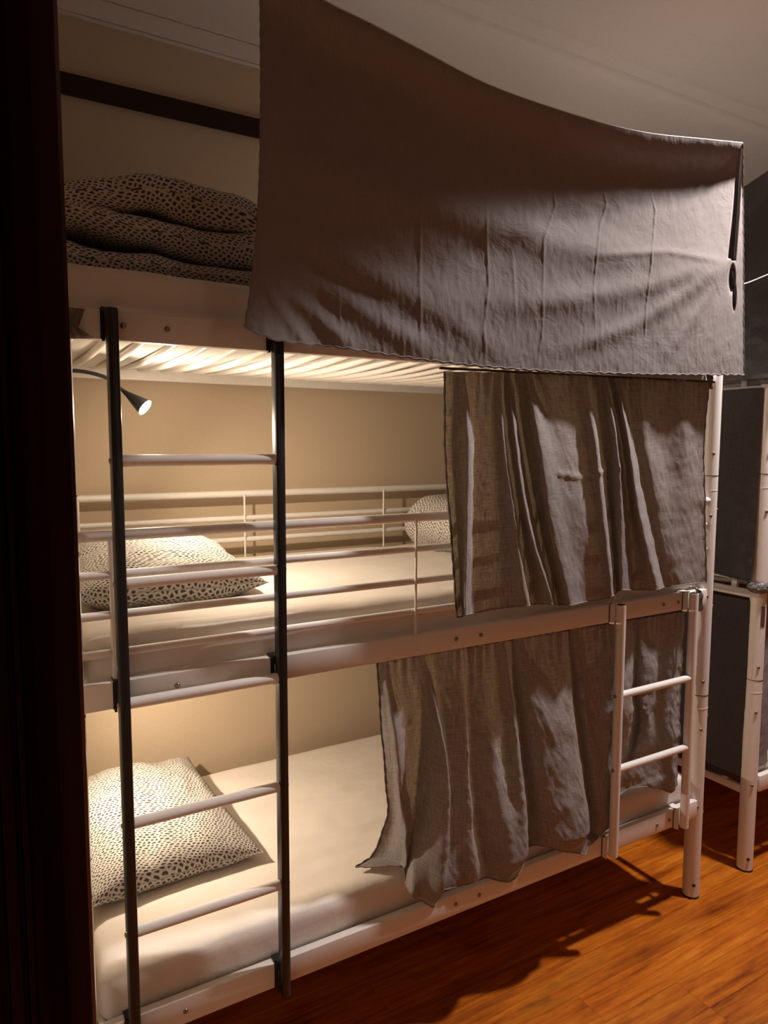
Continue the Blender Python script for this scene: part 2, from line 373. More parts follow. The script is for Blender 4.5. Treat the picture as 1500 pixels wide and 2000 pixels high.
bm = bmesh.new(); box(bm, (X0, Y1-0.018, 0), (X1, Y1, 0.12), 0.003); struct('baseboard_back', bm, M_WOOD)

# ------------------------------------------------------------------ bunk bed frame
PR = 0.030; PX = (-0.035, 2.086); PY = (0.030, 0.942)
RAILS = ((0.325, 0.390), (1.118, 1.178), (1.905, 1.966))
def bunk(loc):
    root = empty('bunk_bed', loc)
    for ix, px in enumerate(PX):
        for iy, py in enumerate(PY):
            bm = bmesh.new(); tube(bm, [(px, py, 0.006), (px, py, 1.972)], PR, 28); post = obj('post', bm, M_WHITE, root)
            bm = bmesh.new(); tube(bm, [(px, py, 0.0), (px, py, 0.007)], PR+0.001, 28); obj('foot', bm, M_RUBBER, post)
            for z in (0.733, 0.782, 1.530, 1.582):
                bm = bmesh.new(); tube(bm, [(px, py, z-0.0012), (px, py, z+0.0012)], PR+0.0007, 28); obj('joint_ring', bm, M_DARK if z in (0.782, 1.582) else M_WHITE, post)
            if iy == 0:
                for z in (0.055, 0.36, 0.655, 0.835, 1.15, 1.44, 1.66):
                    a = math.radians(-125); n = Vector((math.cos(a), math.sin(a), 0))
                    bolt(post, Vector((px, py, z)) + n*PR, n, M_BOLT if z > 0.1 else M_DARK, 0.006)  # lowest one is a dark dot, its colour standing in for a shaded hole
                for z in (0.33, 0.70, 1.11, 1.46):
                    n = Vector((math.cos(math.radians(-40)), math.sin(math.radians(-40)), 0))
                    bolt(post, Vector((px, py, z)) + n*PR, n, M_BOLT, 0.006)
    for li, (z0, z1) in enumerate(RAILS):
        bm = bmesh.new(); box(bm, (PX[0]+PR*0.8, 0.0, z0), (PX[1]-PR*0.8, 0.024, z1), 0.0025)
        fr = obj('front_rail', bm, M_WHITE, root)
        xs = {0: (0.185, 0.969, 1.055, 1.841, 1.905), 1: (0.185, 0.959, 1.046, 1.829, 1.905), 2: (0.093, 0.183, 1.0, 1.8)}[li]
        for x in xs: bolt(fr, (x, 0.0, (z0+z1)/2), (0, -1, 0), M_BOLT, 0.0062)
        bm = bmesh.new(); box(bm, (PX[0]+PR*0.8, 0.945, z0), (PX[1]-PR*0.8, 0.968, z1), 0.0025)
        obj('back_rail', bm, M_WHITE, root)
        # slats: bowed tubes seen from below
        for k in range(27):
            x = 0.010 + 0.077*k; bm = bmesh.new(); zc = (z0+z1)/2 + 0.004
            pts = [(x, 0.022 + 0.924*t/12.0, zc - 0.020*math.sin(PI*t/12)) for t in range(13)]
            tube(bm, pts, 0.0095 if li == 2 else 0.009, 10); obj('slat', bm, M_WHITE, root)
        # end rails
        for px in PX:
            bm = bmesh.new(); box(bm, (px-0.010, PY[0]+0.02, z0-0.020), (px+0.010, PY[1]-0.02, z0+0.012), 0.003)
            er = obj('end_rail', bm, M_WHITE, root)
            for y in (0.13, 0.49, 0.84):
                zt = z0+0.045
                bm = bmesh.new(); box(bm, (px-0.007, y-0.012, z0+0.005), (px+0.007, y+0.012, zt), 0.002); obj('end_strut', bm, M_WHITE, er)
            if li < 3:
                bm = bmesh.new(); tube(bm, [(px, PY[0]+0.02, z0+0.048), (px, PY[1]-0.02, z0+0.048)], 0.007, 10); obj('end_bar', bm, M_WHITE, er)
    # guard rails of the middle bunk
    for y, zs, vx in ((0.018, (1.495, 1.410, 1.322, 1.238), (0.062, 0.829, 1.60)), (0.945, (1.508, 1.418, 1.338), (0.10, 0.675, 1.268, 1.86))):
        g = empty('guard_rail', (0, 0, 0)); g.parent = root
        top = zs[0]
        for z in zs:
            bm = bmesh.new(); tube(bm, [(PX[0], y, z), (PX[1], y, z)], 0.0125 if z == top else 0.0095, 12); obj('guard_bar', bm, M_WHITE, g)
        for i, x in enumerate(vx):
            bm = bmesh.new()
            if i == 0: box(bm, (x-0.011, y-0.010, 1.150), (x+0.011, y+0.010, top), 0.003)
            else: tube(bm, [(x, y-0.010, 1.160), (x, y-0.010, top)], 0.0036, 8)
            obj('guard_strut', bm, M_WHITE, g)
    return root
bed = bunk((0, 0, 0))
tag(bed, 'white steel three tier bunk bed filling the middle of the room', 'bunk bed')
bed2 = copy_tree(bed); bed2.location = (2.455, 0, 0)
tag(bed2, 'white steel bunk bed at the right edge behind the first, hung with charcoal drapes', 'bunk bed')
# slotted label plate on the second bed's corner post
for z, cx in ((1.035, -0.012), (1.86, -0.006)):
    bm = bmesh.new(); a = math.radians(-110)
    for k in range(2):
        n = Vector((math.cos(a), math.sin(a), 0)); s = Vector((-n.y, n.x, 0)); c = Vector((PX[0]+2.455, PY[0], z)) + n*(PR+0.0012) + s*(0.003 + 0.006*k)
    n = Vector((math.cos(a), math.sin(a), 0)); s = Vector((-n.y, n.x, 0)); c = Vector((PX[0]+2.455, PY[0], z)) + n*(PR-0.001)
    vs = [c + s*sx*0.008 + Vector((0, 0, sz*0.040)) for sx, sz in ((-1, -1), (1, -1), (1, 1), (-1, 1))]
    f = [bm.verts.new(v + n*0.002) for v in vs]; g = [bm.verts.new(v - n*0.003) for v in vs]
    bm.faces.new(f)
    for k in range(4): bm.faces.new((f[k], f[(k+1) % 4], g[(k+1) % 4], g[k]))
    slot = obj('bracket_slot', bm, M_BOLT, bed2)

# ------------------------------------------------------------------ mattresses
def rounded_slab(L, Wd, H, r, nx, ny, nz, seed, amp=0.004, ripple=None):
    bm = bmesh.new(); bmesh.ops.create_cube(bm, size=1.0)
    bm.free(); bm = bmesh.new(); lay = {}
    def V(i, j, k):
        if (i, j, k) in lay: return lay[(i, j, k)]
        x, y, z = L*(i/nx-0.5), Wd*(j/ny-0.5), H*(k/nz-0.5)
        # round every edge by pulling to a rounded box
        c = Vector((max(-L/2+r, min(L/2-r, x)), max(-Wd/2+r, min(Wd/2-r, y)), max(-H/2+r*0.8, min(H/2-r*0.8, z))))
        d = Vector((x, y, z)) - c
        if d.length > 1e-9:
            m = max(abs(d.x), abs(d.y), abs(d.z)*1.25); d = d.normalized()*m; d.z *= 0.8
        p = c + d
        nrm = d.normalized() if d.length > 1e-9 else Vector((0, 0, 1 if k else -1))
        p += nrm*amp*fbm(p.x*2.2, p.y*5, p.z*6+seed, 1.6)
        if ripple and k == nz: p.z += ripple(p)
        lay[(i, j, k)] = bm.verts.new(p); return lay[(i, j, k)]
    def q(a, b, c, d): bm.faces.new((V(*a), V(*b), V(*c), V(*d)))
    for i in range(nx):
        for j in range(ny):
            for k in (0, nz): q((i, j, k), (i+1, j, k), (i+1, j+1, k), (i, j+1, k))
    for i in range(nx):
        for k in range(nz):
            for j in (0, ny): q((i, j, k), (i+1, j, k), (i+1, j, k+1), (i, j, k+1))
    for j in range(ny):
        for k in range(nz):
            for i in (0, nx): q((i, j, k), (i, j+1, k), (i, j+1, k+1), (i, j, k+1))
    return bm
def ripple(seed):
    def f(p):
        e = math.exp(-((p.y+0.05)/0.22)**2)
        return 0.0016*e*math.sin(70*p.y + 6*p.x + 3*fbm(p.x, p.y, seed, 3)) + 0.004*fbm(p.x, p.y*2, seed, 2.5)
    return f
def mattress(x0, z0, h, seed, label, m=M_SHEET, L=2.055):
    root = empty('mattress', (x0+L/2, 0.485, z0)); tag(root, label, 'mattress')
    bm = rounded_slab(L, 0.905, h, 0.045, 90, 46, 8, seed, 0.005, ripple(seed)); bmesh.ops.translate(bm, vec=(x0+L/2, 0.485, z0+h/2), verts=bm.verts)
    obj('fitted_sheet', bm, m, root, True, 180)
    bm = rounded_slab(L-0.06, 0.85, 0.03, 0.02, 20, 10, 2, seed+5, 0.003); bmesh.ops.translate(bm, vec=(x0+L/2, 0.485, z0+0.008), verts=bm.verts)
    obj('ticking', bm, M_TICK, root, True, 180)
    return root
mattress(0.006, 0.352, 0.134, 1.0, 'cream sheeted mattress of the lowest bunk, above the floor')
mattress(-0.012, 1.145, 0.136, 2.0, 'cream sheeted mattress of the middle bunk, behind white guard rails')
mattress(-0.045, 1.936, 0.128, 3.0, 'cream sheeted mattress of the top bunk, under the folded duvet')
for z, t, s in ((0.352, 'lowest', 4.0), (1.145, 'middle', 5.0), (1.936, 'top', 6.0)):
    mattress(2.445, z, 0.13, s, 'cream sheeted mattress in the %s bunk of the right hand bed' % t)

# ------------------------------------------------------------------ pillows
def pillow(lx, ly, h, seed, loc, rot, label):
    n = 56; bm = bmesh.new(); L = bm.loops.layers.uv.new('uv')
    def P(a, b, s):
        c = (1-abs(a)**2.6)*(1-abs(b)**2.6); t = max(0.0, c)**0.50
        # seams pull in between pointed corners
        x = a*lx/2*(1-0.055*(1-b*b)*abs(a)**3 + 0.02*abs(b)**8); y = b*ly/2*(1-0.055*(1-a*a)*abs(b)**3 + 0.02*abs(a)**8)
        z = s*h/2*t*(1 + 0.16*fbm(a*1.2, b*1.2, seed+s, 1.4)) + 0.012*fbm(a, b, seed+9, 1.2)
        z += s*0.003*t*math.sin(11*math.atan2(b, a))*min(1, (a*a+b*b))
        if s < 0: z = max(z, -h*0.34*(1-0.25*max(abs(a), abs(b))**6))
        return Vector((x, y, z))
    g = {}
    for s in (1, -1):
        for i in range(n+1):
            for j in range(n+1):
                a, b = 2*i/n-1, 2*j/n-1
                edge = i in (0, n) or j in (0, n)
                if s < 0 and edge: g[(s, i, j)] = g[(1, i, j)]; continue
                g[(s, i, j)] = bm.verts.new(P(math.sin(a*PI/2)*0.35+a*0.65, math.sin(b*PI/2)*0.35+b*0.65, s))
    for s in (1, -1):
        for i in range(n):
            for j in range(n):
                ks = [(i, j), (i+1, j), (i+1, j+1), (i, j+1)]
                if s < 0: ks = ks[::-1]
                f = bm.faces.new([g[(s, *k)] for k in ks])
                for l, k in zip(f.loops, ks): l[L].uv = (k[0]/n*lx*1.12 + (2.0 if s < 0 else 0), k[1]/n*ly*1.12 + seed)
    edge = [g[(1, i, 0)].co.copy() for i in range(n+1)] + [g[(1, n, j)].co.copy() for j in range(1, n+1)] + [g[(1, i, n)].co.copy() for i in range(n-1, -1, -1)] + [g[(1, 0, j)].co.copy() for j in range(n-1, -1, -1)]
    M = Matrix.Translation(loc) @ rot
    bm.transform(M); root = empty('pillow', loc); tag(root, label, 'pillow', 'spotted pillows at the head end')
    obj('pillowcase', bm, M_SPOT, root, True, 180)
    bm = bmesh.new(); tube(bm, [M @ e for e in edge], 0.0016, 6); obj('seam', bm, M_SPOT_PLAIN, root)
    return root
M_SPOT_PLAIN = mat('spotted_cotton_seam', (0.5, 0.47, 0.43), 0.9, 0.1)
Rz = lambda a: Matrix.Rotation(math.radians(a), 4, 'Z')
Rx = lambda a: Matrix.Rotation(math.radians(a), 4, 'X')
Ry = lambda a: Matrix.Rotation(math.radians(a), 4, 'Y')
pillow(0.47, 0.66, 0.17, 1.3, (0.228, 0.60, 0.535), Rz(3) @ Rx(2), 'spotted pillow lying on the lowest mattress')
pillow(0.47, 0.64, 0.17, 4.1, (0.245, 0.50, 1.340), Rz(-3) @ Rx(3), 'spotted pillow on the middle mattress behind the guard rails')

# ------------------------------------------------------------------ folded duvets
def duvet(path, thick, y0, y1, seed, loc, label, grp=None):
    n = 150; c = catmull([(x, 0, z) for x, z in path], n)
    ny = 46; P = []; m = len(c)
    root = empty('folded_duvet', loc); tag(root, label, 'duvet')
    ring_len = 0
    for jy in range(ny+1):
        t = jy/ny; y = y0 + (y1-y0)*t
        e = min(t, 1-t)*(y1-y0); rr = 0.050
        k = math.sqrt(max(0.0, 1-(1-min(1, e/rr))**2))
        row = []
        def side(sgn, idx):
            for i in idx:
                a, b = c[max(i-1, 0)], c[min(i+1, m-1)]; d = (b-a).normalized(); nr = Vector((-d.z, 0, d.x))
                s = i/(m-1); endk = math.sqrt(max(0.0, 1-(1-min(1, min(s, 1-s)*n/6))**2))
                th = thick(s)*1.08/2*max(0.05, k)*max(0.08, endk)*(1 + 0.20*fbm(s*9, y*3.5, seed+sgn, 1.6))
                p = c[i] + nr*sgn*th
                row.append(Vector((p.x + 0.012*fbm(y*3, p.z*3, seed, 1.5), y + 0.018*fbm(p.x*4, p.z*5, seed+7, 1.4)*(1 if t < 0.5 else -1), p.z + 0.006*fbm(p.x*5, y*5, seed+3, 1.3))))
        side(1, range(m)); side(-1, range(m-1, -1, -1)); row.append(row[0].copy()); P.append(row)
    uv = []
    for jy in range(ny+1):
        u = 0; r = []
        t = jy/ny; e = min(t, 1-t)*(y1-y0)
        vv = y0 + (y1-y0)*t
        # arc length round the front roll keeps the spots from stretching
        ext = 0
        for i in range(len(P[0])):
            if i: u += (P[ny//2][i]-P[ny//2][i-1]).length
            r.append((u, vv*1.0))
        uv.append(r)
    # correct v by marching real distance
    for jy in range(1, ny+1):
        mid = 20
        d = sum((P[jy][i]-P[jy-1][i]).length for i in range(10, len(P[0])-10, 12))/len(range(10, len(P[0])-10, 12))
        pv = uv[jy-1][0][1]
        uv[jy] = [(a, pv+d) for a, b in uv[jy]]
    bm = grid_mesh(P, uv)
    L = bm.loops.layers.uv.active; bm.verts.ensure_lookup_table(); W_ = len(P[0])
    for row, rev in ((0, False), (ny, True)):   # close the thin end slits
        half = m
        for i in range(m-1):
            a, b = bm.verts[row*W_+i], bm.verts[row*W_+i+1]; c2, d2 = bm.verts[row*W_+2*m-2-i], bm.verts[row*W_+2*m-1-i]
            try:
                f = bm.faces.new((a, b, c2, d2))
                for l in f.loops: l[L].uv = (i*0.004, 0)
            except ValueError: pass
    obj('duvet_cover', bm, M_SPOT, root, True, 180)
    return root
pz = 2.064
# four layers as the photograph shows: two lower, a thick middle, a thick domed top joined at the right
duvet([(0.62, pz+0.024), (0.42, pz+0.030), (0.18, pz+0.036), (-0.02, pz+0.050), (-0.075, pz+0.092), (-0.01, pz+0.128), (0.14, pz+0.116), (0.28, pz+0.104), (0.39, pz+0.100),
       (0.445, pz+0.114), (0.466, pz+0.148), (0.435, pz+0.178), (0.33, pz+0.192), (0.20, pz+0.202), (0.10, pz+0.186), (0.0, pz+0.160), (-0.06, pz+0.128)],
      lambda s: 0.050 if s < 0.3 else (0.060 if s < 0.55 else 0.060 + 0.030*math.sin(min(1, (s-0.55)/0.4)*PI)), 0.13, 0.78, 2.0, (0.24, 0.5, pz),
      'spotted duvet folded in a thick stack on the top mattress')
duvet([(1.92, 1.325), (1.70, 1.325), (1.45, 1.325), (1.345, 1.345), (1.315, 1.385), (1.35, 1.425), (1.50, 1.435), (1.75, 1.430), (1.90, 1.43)],
      lambda s: 0.095, 0.38, 0.80, 5.0, (1.6, 0.6, 1.28), 'spotted folded duvet peeking out behind the middle curtain')

# ------------------------------------------------------------------ curtains
def pxcols(cols): return [[at(u, v, y) for u, v, y in c] for c in cols]

# --- top curtain: one wide sheet slung from a cord
def poly_d(p, line):
    best = 1e9; tt = 0
    for k in range(len(line)-1):
        a, b = line[k], line[k+1]; ab = (b[0]-a[0], b[1]-a[1]); l2 = ab[0]**2+ab[1]**2
        t = max(0, min(1, ((p[0]-a[0])*ab[0]+(p[1]-a[1])*ab[1])/l2))
        d = math.hypot(p[0]-a[0]-ab[0]*t, p[1]-a[1]-ab[1]*t)
        if d < best: best = d; tt = (k+t)/(len(line)-1)
    return best, tt
YC = -0.050
def W2(pts): return [(at(u, v, YC).x, at(u, v, YC).z) for u, v in pts]
top_edge = W2([(630, 0), (720, 45), (830, 103), (940, 160), (1080, 212), (1250, 258), (1380, 273), (1451, 280)])
top_edge = [(0.386, 2.735)] + top_edge
bot_edge = W2([(478, 640), (520, 657), (660, 678), (800, 699), (1000, 720), (1200, 729), (1453, 732)])
TE = catmull([(x, 0, z) for x, z in top_edge], 400); BE = catmull([(x, 0, z) for x, z in bot_edge], 400)
ridges = [  # (line in photo-plane coordinates, width, height) ; negative y is towards the room
    ([(508, 300), (640, 320), (900, 425), (1150, 490), (1423, 512)], 0.050, 0.018),
    ([(508, 330), (700, 520), (900, 590), (1150, 590), (1423, 515)], 0.045, 0.010),
    ([(508, 540), (600, 600), (700, 690)], 0.022, 0.014),
    ([(508, 545), (560, 620), (610, 690)], 0.016, 0.010),
    ([(508, 500), (680, 590), (860, 700)], 0.030, 0.012),
    ([(510, 420), (760, 560), (1000, 690)], 0.035, 0.010),
    ([(1423, 516), (1330, 580), (1230, 640), (1080, 690)], 0.026, 0.014),
    ([(1423, 516), (1250, 560), (1000, 600)], 0.030, 0.010),
    ([(1423, 516), (1370, 600), (1300, 700)], 0.020, 0.008),
    ([(1423, 512), (1300, 490), (1150, 500)], 0.012, 0.006),
    ([(560, 380), (700, 400), (860, 500)], 0.05, 0.006),
]
ridges = [(W2(l), w_, h_) for l, w_, h_ in ridges]
creases = [([(665, 420), (662, 560), (668, 690)], 0.0035), ([(822, 380), (820, 540), (822, 700)], 0.005), ([(952, 380), (950, 460), (955, 560), (945, 640), (950, 715)], 0.0055),
           ([(1068, 300), (1085, 400), (1062, 470), (1060, 640), (1050, 715)], 0.004), ([(1170, 330), (1185, 400), (1172, 440), (1160, 560), (1165, 700)], 0.004),
           ([(1262, 340), (1280, 410), (1272, 520), (1262, 600), (1258, 700)], 0.005), ([(1362, 600), (1362, 720)], 0.003), ([(745, 480), (748, 690)], 0.002), ([(1000, 480), (1010, 640)], 0.003)]
creases = [(W2(l), h_) for l, h_ in creases]
grooveL = W2([(1446, 290), (1436, 360), (1430, 430), (1421, 508)]); grooveR = W2([(1450, 288), (1447, 330), (1442, 420), (1435, 508)])
def lerp_line(line, z):
    for a, b in zip(line, line[1:]):
        if (a[1]-z)*(b[1]-z) <= 0 and a[1] != b[1]: return a[0] + (b[0]-a[0])*(z-a[1])/(b[1]-a[1])
    return None
lens_c = W2([(1429, 545)])[0]; lens2 = W2([(1434, 582)])[0]
NS, NT = 330, 150; svals = []
for i in range(NS+1):
    a = i/NS; svals.append(a if a < 0.80 else a)
svals = sorted(set([i/400*0.93 for i in range(401)] + [0.93 + 0.07*i/70 for i in range(71)]))
P = []
zpin = at(1425, 515, YC).z
for it in range(NT+1):
    t = it/NT; row = []
    for s in svals:
        T = TE[int(min(399, s*400))].lerp(TE[int(min(399, s*400))+1], s*400-int(min(399, s*400)))
        Bp = BE[int(min(399, s*400))].lerp(BE[int(min(399, s*400))+1], s*400-int(min(399, s*400)))
        # left edge hangs straight, then flares low down
        fx = t if s > 0.12 else t**(1 + 2.5*(1-s/0.12))
        x = T.x + (Bp.x-T.x)*fx; z = T.z + (Bp.z-T.z)*t
        y = YC
        for l, wd, h in ridges:
            d, tt = poly_d((x, z), l)
            if d < 3*wd: y -= 0.62*h*math.exp(-(d/wd)**2)*min(1, 4*tt+0.15)*min(1, 4*(1-tt)+0.2)
        for l, h in creases:
            d, tt = poly_d((x, z), l)
            if d < 0.012: y -= h*0.36*math.exp(-(d/0.0032)**2)*min(1, 4*tt, 4*(1-tt)+0.3)
        a, b = lerp_line(grooveL, z), lerp_line(grooveR, z)
        if a is not None and b is not None:
            c = (a+b)/2; hw = max(0.007, (b-a)/2)
            d = abs(x-c)/hw
            if d < 1.4: y += 0.055*math.exp(-d**4)
        for (lx_, lz_), rx_, rz_ in ((lens_c, 0.016, 0.040), (lens2, 0.009, 0.035)):
            q = ((x-lx_)/rx_)**2 + ((z-lz_)/rz_)**2
            if q < 4: y += 0.035*math.exp(-q*q)
        y += 0.0013*fbm(x, z, 1.0, 8) + 0.0006*fbm(x, z, 4.0, 26) + 0.006*fbm(x*0.7, z*0.7, 9.0, 2.2)
        y += 0.0012*t**3*fbm(x*3, z, 6, 30)
        y -= 0.055*math.exp(-((x-0.36)/0.10)**2)*max(0, (t-0.55)/0.45)**2      # flared corner stands off the ladder
        z += 0.0035*t**6*math.sin(x*150)*0.5
        zb = 2.63 - 0.40*(2.10-x); e = z - zb
        lean = 0.36*(math.sqrt(e*e+0.0016)+e)/2
        lean = 0.24*math.tanh(lean/0.24)
        dt = T.z - z; yl = y - lean - 0.035*t - 0.062*math.exp(-(dt/0.080)**2)
        # same cloth seen on the same line of sight, only standing nearer the room
        q = Vector((x, YC, z)); q = CAM + (q-CAM)*((yl-CAM.y)/(YC-CAM.y)); q.y = yl
        row.append(q)
    P.append(row)
tc_root = empty('curtain', (1.2, YC, 2.6)); tag(tc_root, 'wide taupe curtain slung from the ceiling in front of the top bunk', 'curtain')
obj('cloth', grid_mesh(P, metric_uv(P)), M_TOPC, tc_root, True, 180)
hem(tc_root, P[-1], M_TOPC, 0.0030)
hem(tc_root, [r[0] for r in P], M_TOPC, 0.0022, 'side_hem'); hem(tc_root, [r[-1] for r in P], M_TOPC, 0.0022, 'side_hem')
bm = bmesh.new(); cord = [P[0][k] + Vector((0, 0.002, 0.002)) for k in range(0, len(P[0]), 6)] + [P[0][-1] + Vector((0, 0.002, 0.002))]
cord = [Vector((X0, 0.0, 3.02)), Vector((0.2, -0.035, 2.83))] + cord + [Vector((2.11, 0.4, 2.70)), Vector((2.13, 0.995, 2.73))]
tube(bm, cord, 0.0018, 8); tag(obj('hanging_cord', bm, M_CORD), 'thin cord the wide top curtain hangs from', 'cord')

# --- middle curtain (columns: px x, px y, world y)
R_, V_ = -0.075, 0.004
mid = [
 [(868, 726, -0.035), (870, 900, -0.040), (882, 1060, -0.045), (893, 1206, -0.050)],
 [(884, 726, -0.022), (884, 900, -0.022), (895, 1060, -0.030), (903, 1204, -0.035)],
 [(905, 726, -0.040), (913, 850, -0.066), (912, 1000, -0.072), (909, 1201, -0.070)],
 [(922, 726, -0.028), (928, 850, -0.030), (926, 1000, -0.034), (924, 1198, -0.036)],
 [(950, 727, -0.026), (950, 850, -0.028), (950, 1000, -0.030), (952, 1192, -0.032)],
 [(962, 727, -0.034), (968, 850, -0.032), (975, 1000, -0.030), (985, 1187, -0.032)],
 [(974, 727, -0.040), (984, 850, -0.060), (1003, 1000, -0.070), (1030, 1183, -0.076)],
 [(982, 728, -0.018), (993, 850, -0.010), (1014, 1000, -0.014), (1042, 1180, -0.030)],
 [(992, 728, -0.042), (1006, 850, -0.066), (1030, 1010, -0.080), (1080, 1180, -0.074)],
 [(1003, 728, -0.018), (1020, 850, -0.005), (1052, 1020, -0.004), (1090, 1181, -0.028)],
 [(1016, 729, -0.030), (1030, 850, -0.022), (1062, 1020, -0.045), (1102, 1182, -0.060)],
 [(1030, 729, -0.048), (1050, 850, -0.074), (1072, 1000, -0.084), (1115, 1182, -0.080)],
 [(1044, 730, -0.020), (1075, 840, -0.052), (1105, 1000, -0.070), (1140, 1176, -0.060)],
 [(1060, 730, -0.032), (1105, 860, -0.050), (1135, 1000, -0.066), (1165, 1172, -0.055)],
 [(1110, 732, -0.030), (1140, 860, -0.040), (1160, 1000, -0.060), (1184, 1168, -0.060)],
 [(1145, 734, -0.040), (1162, 850, -0.064), (1180, 1000, -0.080), (1196, 1164, -0.078)],
 [(1156, 735, -0.018), (1172, 850, -0.014), (1190, 1000, -0.010), (1203, 1158, -0.020)],
 [(1168, 736, -0.030), (1186, 850, -0.030), (1203, 1000, -0.050), (1212, 1153, -0.060)],
 [(1178, 736, -0.046), (1204, 860, -0.064), (1216, 1000, -0.066), (1222, 1152, -0.060)],
 [(1188, 737, -0.018), (1214, 860, -0.020), (1230, 1000, -0.026), (1250, 1152, -0.032)],
 [(1204, 738, -0.050), (1222, 830, -0.070), (1248, 1000, -0.076), (1284, 1151, -0.074)],
 [(1218, 738, -0.024), (1236, 850, -0.030), (1266, 1000, -0.024), (1298, 1146, -0.022)],
 [(1250, 739, -0.034), (1262, 850, -0.044), (1285, 1000, -0.036), (1312, 1145, -0.030)],
 [(1290, 740, -0.024), (1298, 850, -0.026), (1310, 1000, -0.034), (1330, 1143, -0.040)],
 [(1330, 741, -0.034), (1338, 850, -0.040), (1342, 1000, -0.036), (1352, 1140, -0.036)],
 [(1362, 742, -0.022), (1362, 850, -0.030), (1366, 1000, -0.032), (1370, 1138, -0.034)],
 [(1386, 743, -0.030), (1376, 850, -0.030), (1377, 1000, -0.034), (1380, 1137, -0.036)],
]
mc_root = empty('curtain', (1.4, -0.03, 1.9)); tag(mc_root, 'taupe gathered curtain drawn over the right half of the middle bunk', 'curtain')
ridgeM = W2([(1085, 925), (1125, 932), (1200, 915)])
def post_mid(q, t, s):
    d = 0.0018*fbm(q.x*0.8, q.z*2.5, 3, 7)*min(1, t*3) if s > 0.72 else 0
    dd, tt = poly_d((q.x, q.z), ridgeM)
    if dd < 0.03: d -= 0.006*math.exp(-(dd/0.007)**2)
    if t < 0.22: d += (0.0035+0.003*fbm(q.x, 0, 4, 6))*math.sin(q.x*210+4*fbm(q.x, 0, 2, 5))*(1-t/0.22)**1.5
    return Vector((q.x, q.y+d, q.z))
o, P = cloth('cloth', pxcols(mid), 360, 90, M_CURT, mc_root, 0.003, 2.0, post_mid)
hem(mc_root, [r[0] for r in P], M_HEM, 0.0030, 'side_hem'); hem(mc_root, P[-1], M_CURT, 0.0022); hem(mc_root, [r[-1] for r in P], M_CURT, 0.0026, 'side_hem')
bm = bmesh.new(); tube(bm, [(0.875, -0.028, 1.889), (2.01, -0.028, 1.904)], 0.0035, 8)
tag(obj('curtain_wire', bm, M_HEM), 'thin wire under the top rail holding the middle curtain', 'wire')

